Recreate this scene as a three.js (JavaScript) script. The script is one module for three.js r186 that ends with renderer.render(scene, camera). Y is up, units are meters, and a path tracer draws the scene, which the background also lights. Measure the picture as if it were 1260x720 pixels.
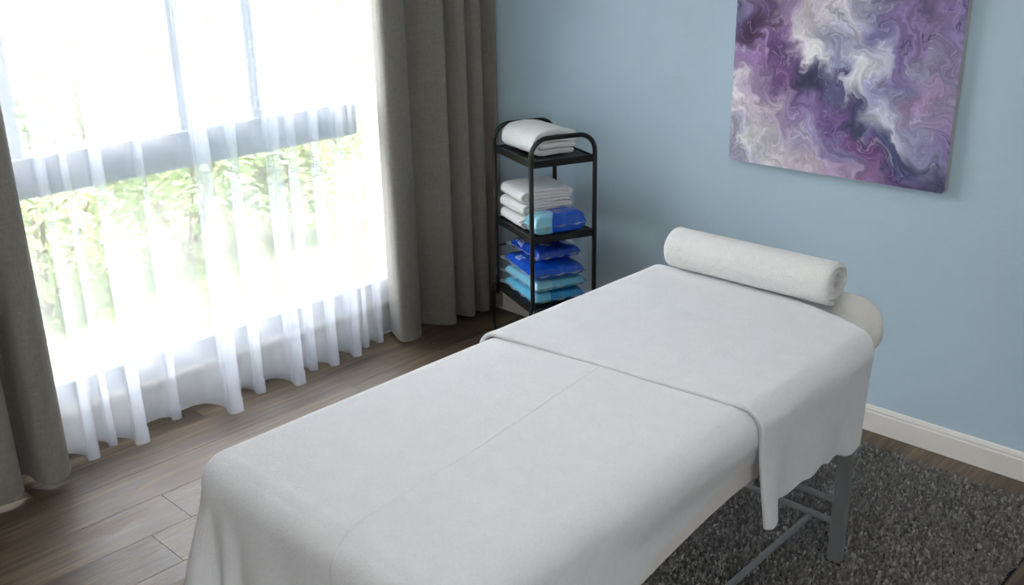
import * as THREE from 'three';
import { RectAreaLightUniformsLib } from 'three/addons/lights/RectAreaLightUniformsLib.js';
import { RoundedBoxGeometry } from 'three/addons/geometries/RoundedBoxGeometry.js';
import { mergeGeometries, mergeVertices, toCreasedNormals } from 'three/addons/utils/BufferGeometryUtils.js';

// ---------------------------------------------------------------- camera, sky, sun, exposure
const scene = new THREE.Scene();
const camera = new THREE.PerspectiveCamera(2 * Math.atan(360 / 1252) * 180 / Math.PI, 1260 / 720, 0.05, 200);
camera.position.set(0, 1.8, 0);
camera.quaternion.setFromRotationMatrix(new THREE.Matrix4().makeBasis(
  new THREE.Vector3(0.72122633, -0.01966311, -0.69242036),
  new THREE.Vector3(-0.22734308, 0.93750889, -0.26342402),
  new THREE.Vector3(0.65432997, 0.34740531, 0.67168582)));
scene.add(camera);
scene.background = new THREE.Color().setRGB(9.0, 9.15, 9.4);           // bright hazy daylight
const sun = new THREE.DirectionalLight(new THREE.Color().setRGB(1, 0.95, 0.86), 14);
sun.position.set(-3.6, 16, -14.8);
sun.target.position.set(-6, 0, -3);
sun.castShadow = true;
sun.shadow.radius = 2;
sun.shadow.mapSize.set(2048, 2048);
Object.assign(sun.shadow.camera, { left: -16, right: 16, top: 16, bottom: -16, near: 1, far: 50 });
scene.add(sun, sun.target);
RectAreaLightUniformsLib.init();
const renderer = new THREE.WebGLRenderer({ antialias: true });
renderer.toneMapping = THREE.LinearToneMapping;
renderer.toneMappingExposure = 1.13;
renderer.shadowMap.enabled = true;

// ---------------------------------------------------------------- helpers
let seed = 12345;
const rnd = () => { seed = (seed * 1664525 + 1013904223) >>> 0; return seed / 4294967296; };
const rr = (a, b) => a + (b - a) * rnd();
const clamp = (x, a = 0, b = 1) => Math.min(b, Math.max(a, x));
const lerp = (a, b, t) => a + (b - a) * t;
const gauss = (d, w) => Math.exp(-(d / w) * (d / w));
const sstep = (a, b, x) => { const t = clamp((x - a) / (b - a)); return t * t * (3 - 2 * t); };
const hash2 = (x, y, s = 0) => { let h = (Math.imul(x, 374761393) + Math.imul(y, 668265263) + Math.imul(s, 974711)) | 0; h = Math.imul(h ^ (h >>> 13), 1274126177); return ((h ^ (h >>> 16)) >>> 0) / 4294967296; };
function vnoise(x, y, px = 0, py = 0, s = 0) {          // value noise; px, py = period in cells
  const ix = Math.floor(x), iy = Math.floor(y), fx = x - ix, fy = y - iy, u = fx * fx * (3 - 2 * fx), v = fy * fy * (3 - 2 * fy);
  const m = (a, p) => p ? ((a % p) + p) % p : a;
  const a = hash2(m(ix, px), m(iy, py), s), b = hash2(m(ix + 1, px), m(iy, py), s), c = hash2(m(ix, px), m(iy + 1, py), s), d = hash2(m(ix + 1, px), m(iy + 1, py), s);
  return lerp(lerp(a, b, u), lerp(c, d, u), v);
}
function fbm(x, y, oct, px = 0, py = 0, s = 0) {
  let sum = 0, amp = 0.5, tot = 0;
  for (let i = 0; i < oct; i++) { sum += amp * vnoise(x, y, px, py, s + i * 17); tot += amp; amp *= 0.5; x *= 2; y *= 2; px *= 2; py *= 2; }
  return sum / tot;
}
function tex(n, fn, srgb = false, m = n) {              // fn(u, v) -> [r, g, b] 0..1 or a number
  const data = new Uint8Array(n * m * 4);
  for (let j = 0; j < m; j++) for (let i = 0; i < n; i++) {
    const c = fn((i + 0.5) / n, (j + 0.5) / m), k = (j * n + i) * 4;
    for (let q = 0; q < 3; q++) data[k + q] = clamp(Math.round((c.length ? c[q] : c) * 255), 0, 255);
    data[k + 3] = 255;
  }
  const t = new THREE.DataTexture(data, n, m);
  t.wrapS = t.wrapT = THREE.RepeatWrapping; t.magFilter = THREE.LinearFilter; t.minFilter = THREE.LinearMipmapLinearFilter; t.generateMipmaps = true;
  if (srgb) t.colorSpace = THREE.SRGBColorSpace;
  t.needsUpdate = true;
  return t;
}
const rep = (t, x, y = x) => { const c = t.clone(); c.repeat.set(x, y); c.needsUpdate = true; return c; };
const rgb = (r, g, b) => new THREE.Color().setRGB(r / 255, g / 255, b / 255, THREE.SRGBColorSpace);
const std = (o) => new THREE.MeshStandardMaterial(o);
const phys = (o) => new THREE.MeshPhysicalMaterial(o);
const names = {};
function numbered(name) { const k = names[name] = (names[name] ?? -1) + 1; return k ? name + '_' + String(k).padStart(3, '0') : name; }
function meshOf(name, geo, mat, parent) {
  const m = new THREE.Mesh(geo, mat); m.castShadow = m.receiveShadow = true;
  m.name = parent ? name : numbered(name); (parent ?? scene).add(m); return m;
}
function thing(name, label, category, pos = [0, 0, 0], group) {
  const g = new THREE.Group(); g.name = numbered(name); g.position.set(...pos); g.userData = { label, category };
  if (group) g.userData.group = group;
  scene.add(g); return g;
}
function tag(o, label, category, group) { o.userData.label = label; o.userData.category = category; if (group) o.userData.group = group; return o; }
function struct(o, label, category) { o.userData.kind = 'structure'; o.userData.label = label; o.userData.category = category; return o; }
function box(x0, x1, y0, y1, z0, z1, r = 0) {
  const sx = x1 - x0, sy = y1 - y0, sz = z1 - z0;
  const g = r ? new RoundedBoxGeometry(sx, sy, sz, 2, Math.min(r, sx / 2.01, sy / 2.01, sz / 2.01)) : new THREE.BoxGeometry(sx, sy, sz);
  g.translate((x0 + x1) / 2, (y0 + y1) / 2, (z0 + z1) / 2);
  return metricUV(g);
}
function metricUV(g) {                                   // uv in metres from the dominant axis of each normal
  const p = g.attributes.position, n = g.attributes.normal, uv = new Float32Array(p.count * 2);
  for (let i = 0; i < p.count; i++) {
    const ax = Math.abs(n.getX(i)), ay = Math.abs(n.getY(i)), az = Math.abs(n.getZ(i));
    let u, v;
    if (ay >= ax && ay >= az) { u = p.getX(i); v = p.getZ(i); } else if (ax >= az) { u = p.getZ(i); v = p.getY(i); } else { u = p.getX(i); v = p.getY(i); }
    uv[i * 2] = u; uv[i * 2 + 1] = v;
  }
  g.setAttribute('uv', new THREE.BufferAttribute(uv, 2)); return g;
}
const merge = (list) => mergeGeometries(list.map((g) => { const q = g.index ? g.toNonIndexed() : g; for (const k of Object.keys(q.attributes)) if (!['position', 'normal', 'uv'].includes(k)) q.deleteAttribute(k); return q; }));
const V = (x, y, z) => new THREE.Vector3(x, y, z);
function tube(pts, r, n = 48, rad = 10, tension) { return new THREE.TubeGeometry(new THREE.CatmullRomCurve3(pts.map((p) => V(...p)), false, 'catmullrom', tension ?? 0.5), n, r, rad); }
function rod(a, b, r, seg = 14) {
  const A = V(...a), B = V(...b), d = B.clone().sub(A), g = new THREE.CylinderGeometry(r, r, d.length(), seg);
  g.applyQuaternion(new THREE.Quaternion().setFromUnitVectors(V(0, 1, 0), d.clone().normalize())); g.translate(...A.add(B).multiplyScalar(0.5).toArray()); return g;
}
function gridGeo(nu, nv, fn, closedU = false) {          // fn(i/nu, j/nv) -> [x, y, z, u, v]
  const P = [], UV = [], I = [];
  for (let j = 0; j <= nv; j++) for (let i = 0; i <= nu; i++) { const q = fn(i / nu, j / nv); P.push(q[0], q[1], q[2]); UV.push(q[3], q[4]); }
  for (let j = 0; j < nv; j++) for (let i = 0; i < nu; i++) { const a = j * (nu + 1) + i, b = a + 1, c = a + nu + 1, d = c + 1; I.push(a, b, d, a, d, c); }
  const g = new THREE.BufferGeometry(); g.setAttribute('position', new THREE.Float32BufferAttribute(P, 3)); g.setAttribute('uv', new THREE.Float32BufferAttribute(UV, 2)); g.setIndex(I); g.computeVertexNormals();
  if (closedU) { const n = g.attributes.normal; for (let j = 0; j <= nv; j++) { const a = j * (nu + 1), b = a + nu, v = V(n.getX(a) + n.getX(b), n.getY(a) + n.getY(b), n.getZ(a) + n.getZ(b)).normalize(); n.setXYZ(a, v.x, v.y, v.z); n.setXYZ(b, v.x, v.y, v.z); } }
  return g;
}

// ---------------------------------------------------------------- textures
const terryBump = tex(512, (u, v) => 0.55 * vnoise(u * 170, v * 170, 170, 170, 3) + 0.25 * vnoise(u * 64, v * 64, 64, 64, 5) + 0.2 * fbm(u * 10, v * 10, 3, 10, 10, 9));
const terryTone = tex(256, (u, v) => { const k = 0.955 + 0.045 * (0.5 * vnoise(u * 90, v * 90, 90, 90, 21) + 0.5 * fbm(u * 9, v * 9, 3, 9, 9, 22)); return [k, k, k]; }, true);
const weaveBump = tex(256, (u, v) => 0.5 + 0.18 * Math.sin(u * Math.PI * 2 * 64) * Math.sin(v * Math.PI * 2 * 64) + 0.3 * (fbm(u * 8, v * 64, 3, 8, 64, 31) - 0.5) + 0.3 * (fbm(u * 64, v * 8, 3, 64, 8, 32) - 0.5));
const weaveTone = tex(512, (u, v) => { const k = 0.86 + 0.10 * fbm(u * 12, v * 96, 3, 12, 96, 33) + 0.10 * fbm(u * 96, v * 12, 3, 96, 12, 34); return [k, k, k]; }, true);
const plasterBump = tex(512, (u, v) => 0.6 * fbm(u * 48, v * 48, 4, 48, 48, 41) + 0.4 * vnoise(u * 140, v * 140, 140, 140, 42));
const plasterTone = tex(512, (u, v) => { const k = 0.965 + 0.035 * fbm(u * 5, v * 5, 5, 5, 5, 43); return [k, k, k]; }, true);
const woodGrain = (u, v) => {                            // grain runs along v
  const w = fbm(u * 6, v * 2, 3, 6, 2, 51) * 0.35, lines = fbm((u + w * 0.25) * 60, v * 3, 4, 60, 3, 52), fine = vnoise(u * 300, v * 14, 300, 14, 53), broad = fbm(u * 5 + w, v * 2, 3, 5, 2, 54);
  return [lines, fine, broad];
};
const woodTone = tex(1024, (u, v) => { const [l, f, b] = woodGrain(u, v), k = 0.46 + 0.52 * l + 0.22 * (f - 0.5) + 0.40 * (b - 0.5); return [k, k * lerp(0.95, 1, l), k * lerp(0.89, 0.99, l)]; }, true);
const woodBump = tex(1024, (u, v) => { const [l, f] = woodGrain(u, v); return 0.6 * l + 0.4 * f; });
const woodRough = tex(512, (u, v) => 0.41 + 0.35 * (woodGrain(u, v)[0] - 0.5) + 0.12 * fbm(u * 8, v * 8, 3, 8, 8, 57));

// ---------------------------------------------------------------- room shell
const RX0 = -3.47, RX1 = 1.7, RZ0 = -3.30, RZ1 = 2.0, RH = 2.65;
const M = {
  blue: std({ color: rgb(191, 212, 226), roughness: 0.85, map: rep(plasterTone, 0.5), bumpMap: rep(plasterBump, 1.4), bumpScale: 0.0007 }),
  white: std({ color: rgb(232, 231, 228), roughness: 0.85, map: rep(plasterTone, 0.5), bumpMap: rep(plasterBump, 1.4), bumpScale: 0.0006 }),
  trim: std({ color: rgb(234, 230, 223), roughness: 0.5 }),
  frame: std({ color: rgb(206, 213, 222), roughness: 0.45 }),
  glass: phys({ color: 0xffffff, transmission: 1, thickness: 0, roughness: 0, ior: 1.5 }),
  sheet: phys({ color: rgb(232, 232, 234), roughness: 0.95, map: rep(terryTone, 3), bumpMap: rep(terryBump, 3.2), bumpScale: 0.0009, sheen: 0.25, sheenColor: new THREE.Color(1, 1, 1), sheenRoughness: 0.8 }),
  cover: phys({ color: rgb(234, 230, 224), roughness: 0.95, map: rep(terryTone, 3), bumpMap: rep(terryBump, 5), bumpScale: 0.0006, sheen: 0.2, sheenColor: new THREE.Color(1, 1, 1), sheenRoughness: 0.8 }),
  terry: phys({ color: rgb(240, 239, 237), roughness: 1, map: rep(terryTone, 4), bumpMap: rep(terryBump, 2.6), bumpScale: 0.004, sheen: 0.4, sheenColor: new THREE.Color(1, 1, 1), sheenRoughness: 0.7 }),
  drape: phys({ color: rgb(140, 135, 128), transmission: 0.10, thickness: 0, roughness: 1, map: rep(weaveTone, 3.5), bumpMap: rep(weaveBump, 6), bumpScale: 0.0006, sheen: 0.3, sheenColor: rgb(200, 195, 188), sheenRoughness: 0.6 }),
  sheer: phys({ color: rgb(246, 248, 252), roughness: 0.43, transmission: 0.92, thickness: 0, ior: 1.15, specularIntensity: 0.2, side: THREE.DoubleSide }),
  steel: std({ color: rgb(150, 151, 151), roughness: 0.38, metalness: 0.5 }),
  black: std({ color: rgb(15, 15, 16), roughness: 0.36 }),
  vinyl: std({ color: rgb(214, 206, 196), roughness: 0.5 }),
  rubber: std({ color: rgb(30, 30, 30), roughness: 0.8 }),
};
// floor: a slab with every plank laid on it
const floorBase = struct(meshOf('floor', box(RX0 - 0.2, RX1 + 0.2, -0.2, -0.012, RZ0 - 0.2, RZ1 + 0.2), std({ color: rgb(60, 46, 36), roughness: 0.9 })), 'brown grey wood plank floor of the room', 'floor');
{
  const W = 0.2, L = 1.8, gap = 0.0008, mats = [];
  for (let k = 0; k < 6; k++) {
    const tone = [[140, 121, 101], [136, 117, 97], [144, 125, 105], [133, 115, 96], [141, 123, 103], [137, 118, 97]][k];
    const off = (t) => { const c = rep(t, 1 / 0.95, 1 / 1.25); c.offset.set(k * 0.173, k * 0.381); c.needsUpdate = true; return c; };
    mats.push(std({ color: rgb(...tone), map: off(woodTone), bumpMap: off(woodBump), bumpScale: 0.0010, roughness: 1, roughnessMap: off(woodRough) }));
  }
  const plankGeo = (w, l) => {                            // chamfered board, top at y = 0
    const c = 0.0007, a = w / 2, b = l / 2, h = -0.012;
    const P = [[-a, h, -b], [a, h, -b], [a, h, b], [-a, h, b], [-a, -c, -b], [a, -c, -b], [a, -c, b], [-a, -c, b], [-a + c, 0, -b + c], [a - c, 0, -b + c], [a - c, 0, b - c], [-a + c, 0, b - c]];
    const F = [[8, 11, 10, 9]]; for (let i = 0; i < 4; i++) { const j = (i + 1) % 4; F.push([i, 4 + i, 4 + j, j], [4 + i, 8 + i, 8 + j, 4 + j]); }
    const pos = [], uv = [];
    for (const f of F) for (const i of [0, 1, 2, 0, 2, 3]) { const p = P[f[i]]; pos.push(...p); uv.push(p[0] + 0.3, p[2]); }
    const g = new THREE.BufferGeometry(); g.setAttribute('position', new THREE.Float32BufferAttribute(pos, 3)); g.setAttribute('uv', new THREE.Float32BufferAttribute(uv, 2)); g.computeVertexNormals(); return g;
  };
  const full = plankGeo(W - gap, L - gap);
  let col = 0;
  for (let x = RX0 - 0.06; x < RX1; x += W, col++) {
    let z = RZ0 - [0.2, 1.3, 0.75, 1.6, 1.46, 0.4][col % 6];
    for (; z < RZ1; z += L) {
      const z0 = Math.max(z, RZ0 - 0.05), z1 = Math.min(z + L, RZ1 + 0.05); if (z1 - z0 < 0.06) continue;
      const cut = z1 - z0 < L - 1e-6;
      const p = meshOf('plank', cut ? plankGeo(W - gap, z1 - z0 - gap) : full, mats[Math.floor(hash2(col, Math.round(z * 10), 5) * 6)], floorBase);
      p.position.set(x + W / 2, 0, (z0 + z1) / 2);
    }
  }
}
struct(meshOf('ceiling', box(RX0 - 0.2, RX1 + 0.2, RH, RH + 0.2, RZ0 - 0.2, RZ1 + 0.2), M.white), 'plain white ceiling of the room', 'ceiling');
struct(meshOf('wall_back', box(RX0 - 0.2, RX1 + 0.2, -0.2, RH, RZ0 - 0.2, RZ0), M.blue), 'plain light blue painted wall behind the massage table', 'wall');
const FZ0 = 0.3, FZ1 = 1.8, FY0 = 0.95, FY1 = 2.2;        // smaller window in the opposite wall, out of view, added so its daylight softens the shaded sides
struct(meshOf('wall_right', merge([
  box(RX1, RX1 + 0.2, -0.2, FY0, RZ0, RZ1), box(RX1, RX1 + 0.2, FY1, RH, RZ0, RZ1),
  box(RX1, RX1 + 0.2, FY0, FY1, RZ0, FZ0), box(RX1, RX1 + 0.2, FY0, FY1, FZ1, RZ1)]), M.white), 'white wall facing the tall window', 'wall');
struct(meshOf('wall_front', box(RX0 - 0.2, RX1 + 0.2, -0.2, RH, RZ1, RZ1 + 0.2), M.white), 'plain white wall opposite the blue wall', 'wall');
{
  const w = new THREE.Group(); w.name = 'window_2'; w.position.set(RX1, 0, 0); scene.add(w); struct(w, 'smaller unseen window added for fill light in the wall facing the tall window', 'window');
  meshOf('window_frame', merge([box(0.06, 0.14, FY0, FY0 + 0.06, FZ0, FZ1), box(0.06, 0.14, FY1 - 0.06, FY1, FZ0, FZ1), box(0.06, 0.14, FY0 + 0.06, FY1 - 0.06, FZ0, FZ0 + 0.06), box(0.06, 0.14, FY0 + 0.06, FY1 - 0.06, FZ1 - 0.06, FZ1)]), M.frame, w);
  meshOf('pane', box(0.098, 0.102, FY0 + 0.06, FY1 - 0.06, FZ0 + 0.06, FZ1 - 0.06), M.glass, w);
}
const WZ0 = -2.84, WZ1 = -0.62, WY0 = 0.16, WY1 = 2.46;   // window opening
struct(meshOf('wall_left', merge([
  box(RX0 - 0.2, RX0, -0.2, WY0, RZ0, RZ1), box(RX0 - 0.2, RX0, WY1, RH, RZ0, RZ1),
  box(RX0 - 0.2, RX0, WY0, WY1, RZ0, WZ0), box(RX0 - 0.2, RX0, WY0, WY1, WZ1, RZ1)]), M.white), 'white wall round the tall window', 'wall');
function baseboard(name, pts, label) {
  // pts: [from, to, inward normal]; moulded profile: 9.5 cm high with a small stepped top
  const [a, b, n] = pts, prof = [[0, 0], [0.016, 0], [0.016, 0.074], [0.013, 0.078], [0.013, 0.086], [0.006, 0.096], [0, 0.098]], P = [], UV = [], len = Math.hypot(b[0] - a[0], b[1] - a[1]);
  const at = (e, q) => [e[0] + n[0] * q[0], q[1], e[1] + n[1] * q[0]];
  for (let i = 0; i < prof.length; i++) { const q = prof[i], r = prof[(i + 1) % prof.length]; for (const [e, s] of [[a, q], [b, q], [b, r], [a, q], [b, r], [a, r]]) { P.push(...at(e, s)); UV.push(e === a ? 0 : len, s[1]); } }
  const g = new THREE.BufferGeometry(); g.setAttribute('position', new THREE.Float32BufferAttribute(P, 3)); g.setAttribute('uv', new THREE.Float32BufferAttribute(UV, 2)); g.computeVertexNormals();
  return struct(meshOf(name, g, M.trim), label, 'baseboard');
}
baseboard('baseboard_back', [[RX1, RZ0], [RX0, RZ0], [0, 1]], 'white skirting board along the blue wall');
baseboard('baseboard_left', [[RX0, RZ0], [RX0, RZ1], [1, 0]], 'white skirting board under the window');

// unseen square ceiling panel, added for overhead fill light
{
  const cx = -1.0, cz = -1.5, a = 0.6, t = thing('added_ceiling_light', 'square white flat panel added on the ceiling for overhead fill', 'added ceiling light', [cx, RH, cz]);
  meshOf('light_frame', merge([box(-a - 0.03, a + 0.03, -0.05, 0, -a - 0.03, -a), box(-a - 0.03, a + 0.03, -0.05, 0, a, a + 0.03), box(-a - 0.03, -a, -0.05, 0, -a, a), box(a, a + 0.03, -0.05, 0, -a, a)]), M.trim, t);
  meshOf('light_diffuser', box(-a, a, -0.04, -0.03, -a, a), std({ color: 0xffffff, roughness: 0.8, emissive: new THREE.Color(1, 1, 1), emissiveIntensity: 0.6 }), t);
  const l = new THREE.RectAreaLight(new THREE.Color().setRGB(1, 0.975, 0.94), 1.55, 2 * a, 2 * a); l.position.set(cx, RH - 0.055, cz); l.lookAt(cx, 0, cz); scene.add(l);
}
// window: frame, transom, mullions and panes
{
  const w = new THREE.Group(); w.name = 'window_1'; w.position.set(RX0, 0, 0); scene.add(w); struct(w, 'tall pale grey framed window behind the sheer curtain', 'window');
  const TZ = -2.625, x0 = -0.10, x1 = -0.005, cz = (WZ0 + WZ1) / 2;
  meshOf('window_frame', merge([
    box(x0, x1, WY0, WY0 + 0.095, WZ0, WZ1, 0.006), box(x0, x1, WY1 - 0.06, WY1, WZ0, WZ1, 0.006),
    box(x0, x1, WY0 + 0.09, WY1 - 0.055, WZ0, WZ0 + 0.06, 0.006), box(x0, x1, WY0 + 0.09, WY1 - 0.055, WZ1 - 0.06, WZ1, 0.006)]), M.frame, w);
  meshOf('transom', merge([box(x0 - 0.01, 0.02, 0.944, 1.078, TZ, WZ1 - 0.055, 0.008), box(x0, 0.028, 1.066, 1.082, TZ, WZ1 - 0.055, 0.004), box(x0, 0.026, 0.985, 0.992, TZ, WZ1 - 0.055, 0.002)]), M.frame, w);
  meshOf('sill', box(-0.19, 0.025, WY0 - 0.028, WY0 + 0.004, WZ0 - 0.03, WZ1 + 0.03, 0.008), M.trim, w);
  const mull = [-1.235, -1.86, -2.165];
  for (const z of mull) {
    const m = meshOf('mullion', merge([box(x0, 0, 1.07, WY1 - 0.055, z - 0.028, z + 0.028, 0.006), box(x0 + 0.01, 0.012, 1.07, WY1 - 0.055, z - 0.009, z + 0.012, 0.003)]), M.frame, w);
    void m;
  }
  const edges = [TZ, ...[...mull].reverse(), WZ1 - 0.055];
  for (let i = 0; i + 1 < edges.length; i++) meshOf('pane', box(-0.06, -0.056, 1.07, WY1 - 0.05, edges[i], edges[i + 1]), M.glass, w);
  meshOf('pane', box(-0.06, -0.056, WY0 + 0.09, WY1 - 0.05, WZ0 + 0.055, TZ), M.glass, w);
  meshOf('pane', box(-0.06, -0.056, WY0 + 0.09, 0.95, edges[0], cz), M.glass, w);
  meshOf('pane', box(-0.06, -0.056, WY0 + 0.09, 0.95, cz, edges[edges.length - 1]), M.glass, w);
}

// ---------------------------------------------------------------- curtains: a plan curve hung from a rail, with cloth thickness
function curtain(plan, y0, y1, opt) {
  const curve = new THREE.CatmullRomCurve3(plan.map(([x, z]) => V(x, 0, z)), false, 'centripetal'), n = opt.n, pts = curve.getSpacedPoints(n), len = curve.getLength();
  const cx = plan.reduce((s, p) => s + p[0], 0) / plan.length, th = opt.thick ?? 0;
  const at = (s, t, off) => {
    t *= opt.frac ?? 1; off += opt.lift ?? 0;
    const i = Math.min(n, Math.round(s * n)), p = pts[i], q0 = pts[Math.max(0, i - 1)], q1 = pts[Math.min(n, i + 1)];
    const dx = q1.x - q0.x, dz = q1.z - q0.z, l = Math.hypot(dx, dz), nx = -dz / l, nz = dx / l;
    const y = lerp(y0 + (opt.hem ? opt.hem(s) : 0), y1, t), k = lerp(1.0, opt.gather ?? 0.8, t);      // folds are a little tighter at the heading
    const sway = (opt.sway ?? 0.006) * (fbm(s * 9 + 3, t * 2.2, 2, 0, 0, opt.seed) - 0.5) * 2 * (1 - t);
    return [cx + (p.x - cx) * k + sway + nx * off, y, p.z + sway * 0.7 + nz * off, s * len, y];
  };
  const front = gridGeo(n, opt.rows, (s, t) => at(s, t, th / 2));
  if (!th) return front;
  const back = gridGeo(n, opt.rows, (s, t) => at(1 - s, t, -th / 2));
  const hem = gridGeo(n, 3, (s, t) => { const a = t * Math.PI, q = at(s, 0, -Math.cos(a) * th / 2); q[1] -= Math.sin(a) * th * 0.6; return q; });
  const end = (s, f) => gridGeo(1, opt.rows, (e, t) => at(s, t, (f ? e - 0.5 : 0.5 - e) * th));
  return merge([front, back, hem, end(0, 1), end(1, 0)]);
}
// sheer: gathered white voile with S folds
{
  const peaks = [[-1.245, -3.285, 0.032], [-1.335, -3.33, 0.022], [-1.42, -3.265, 0.04], [-1.60, -3.35, 0.03], [-1.79, -3.225, 0.045], [-1.95, -3.31, 0.028], [-2.10, -3.25, 0.034], [-2.215, -3.32, 0.025], [-2.31, -3.30, 0.03], [-2.43, -3.30, 0.028], [-2.515, -3.35, 0.02], [-2.59, -3.345, 0.024]];
  const plan = [[-3.432, -1.04], [-3.428, -1.15]];
  peaks.forEach(([z, x, w], i) => {
    const bx = -3.385 - 0.02 * (i % 2);
    plan.push([bx, z + w * 1.3], [lerp(bx, x, 0.55), z + w * 0.45], [x, z + w * 0.75], [x + 0.006, z - w * 0.3], [lerp(bx, x, 0.6), z - w * 0.55], [bx + 0.004, z - w * 0.5]);
  });
  plan.push([-3.425, -2.66], [-3.432, -2.74]);
  const o = { n: 900, rows: 40, gather: 0.75, sway: 0.008, seed: 71, hem: (q) => 0.012 * fbm(q * 14, 1, 2, 0, 0, 72) };
  const s = meshOf('sheer_curtain', curtain(plan, 0.018, 2.5, o), M.sheer);
  meshOf('hem', curtain(plan, 0.018, 2.5, { ...o, rows: 2, frac: 0.024, lift: 0.0025 }), M.sheer, s);
  tag(s, 'white translucent sheer curtain with soft folds hanging before the window', 'curtain');
}
function drape(plan, label, seedN) {
  const d = meshOf('drape_curtain', curtain(plan, 0.022, 2.5, { n: 420, rows: 44, thick: 0.006, gather: 0.85, sway: 0.01, seed: seedN, hem: (q) => 0.014 * (fbm(q * 9, 1, 2, 0, 0, seedN) - 0.3) }), M.drape);
  return tag(d, label, 'curtain', 'grey drapes beside the window');
}
drape([[-3.405, -2.70], [-3.355, -2.678], [-3.305, -2.658], [-3.272, -2.655], [-3.254, -2.685], [-3.258, -2.735], [-3.29, -2.778], [-3.355, -2.79], [-3.41, -2.806], [-3.385, -2.846], [-3.315, -2.885], [-3.275, -2.93], [-3.262, -2.965], [-3.29, -2.99], [-3.365, -2.992], [-3.425, -3.008], [-3.39, -3.038], [-3.31, -3.055], [-3.272, -3.075], [-3.268, -3.098], [-3.305, -3.11], [-3.385, -3.112], [-3.435, -3.128], [-3.40, -3.148], [-3.32, -3.152], [-3.275, -3.165], [-3.268, -3.19], [-3.295, -3.215], [-3.34, -3.225], [-3.35, -3.245], [-3.31, -3.262], [-3.28, -3.272], [-3.262, -3.282]],
  'grey floor-length drape hanging beside the corner and the black shelf rack', 81);
drape([[-3.38, -1.165], [-3.32, -1.162], [-3.275, -1.145], [-3.25, -1.11], [-3.255, -1.065], [-3.30, -1.045], [-3.36, -1.04], [-3.385, -1.02], [-3.34, -1.0], [-3.27, -0.985], [-3.235, -0.955], [-3.23, -0.91], [-3.26, -0.87], [-3.33, -0.85], [-3.38, -0.83], [-3.35, -0.80], [-3.28, -0.775], [-3.24, -0.73], [-3.25, -0.68], [-3.31, -0.65], [-3.37, -0.63], [-3.35, -0.59], [-3.27, -0.56], [-3.25, -0.52], [-3.3, -0.47]],
  'grey floor-length drape hanging at the far side of the sheer from the shelf rack', 82);
tag(meshOf('curtain_track', merge([box(-3.42, -3.24, 2.5, 2.53, RZ0 + 0.01, -0.3, 0.004), box(-3.36, -3.32, 2.53, RH, -3.0, -2.96), box(-3.36, -3.32, 2.53, RH, -0.8, -0.76), box(-3.36, -3.32, 2.53, RH, -1.9, -1.86)]), M.trim), 'white curtain track under the ceiling along the window', 'curtain track');

// ---------------------------------------------------------------- rug
{
  const rx0 = -2.0, rx1 = -0.69, rz0 = -3.15, rz1 = -1.15;
  const r = thing('rug', 'dark charcoal grey shaggy rug under the massage table', 'rug', [0, 0, 0]);
  meshOf('rug_base', box(rx0, rx1, 0.0, 0.008, rz0, rz1, 0.003), std({ color: rgb(40, 38, 37), roughness: 1 }), r);
  const tuft = (() => {                                   // a short bent yarn end, four-sided
    const rings = [[0, 0, 0.0030], [0.004, 0.006, 0.0034], [0.006, 0.0105, 0.0029], [0.0055, 0.0135, 0.0012]], P = [], I = [];
    rings.forEach(([x, y, q]) => { for (let k = 0; k < 4; k++) P.push(x + q * Math.cos(k * Math.PI / 2 + 0.4), y, q * Math.sin(k * Math.PI / 2 + 0.4)); });
    for (let j = 0; j < 3; j++) for (let k = 0; k < 4; k++) { const a = j * 4 + k, b = j * 4 + (k + 1) % 4; I.push(a, a + 4, b + 4, a, b + 4, b); }
    I.push(12, 15, 14, 12, 14, 13);
    const g = new THREE.BufferGeometry(); g.setAttribute('position', new THREE.Float32BufferAttribute(P, 3)); g.setIndex(I); g.computeVertexNormals(); return g;
  })();
  const step = 0.0068, nx = Math.floor((rx1 - rx0) / step), nz = Math.floor((rz1 - rz0) / step), count = nx * nz;
  const pile = new THREE.InstancedMesh(tuft, std({ color: 0xffffff, roughness: 0.95 }), count); pile.name = 'pile'; pile.castShadow = pile.receiveShadow = true; pile.userData.kind = 'stuff';
  const m = new THREE.Matrix4(), q = new THREE.Quaternion(), e = new THREE.Euler(), c = new THREE.Color(); let k = 0;
  for (let i = 0; i < nx; i++) for (let j = 0; j < nz; j++, k++) {
    const x = rx0 + (i + 0.5 + rr(-0.45, 0.45)) * step, z = rz0 + (j + 0.5 + rr(-0.45, 0.45)) * step, s = rr(1.0, 1.7);
    e.set(rr(-0.5, 0.5), rr(0, 6.283), rr(-0.6, 0.35)); q.setFromEuler(e);
    m.compose(V(x, 0.006, z), q, V(s, s * rr(0.75, 1.15), s)); pile.setMatrixAt(k, m);
    const t = 0.115 + 0.12 * rnd() + 0.22 * Math.pow(rnd(), 4) + 0.03 * (fbm(x * 7, z * 7, 3, 0, 0, 91) - 0.5); c.setRGB(t * 1.04, t * 0.99, t * 0.94); pile.setColorAt(k, c);
  }
  r.add(pile);
}

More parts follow.
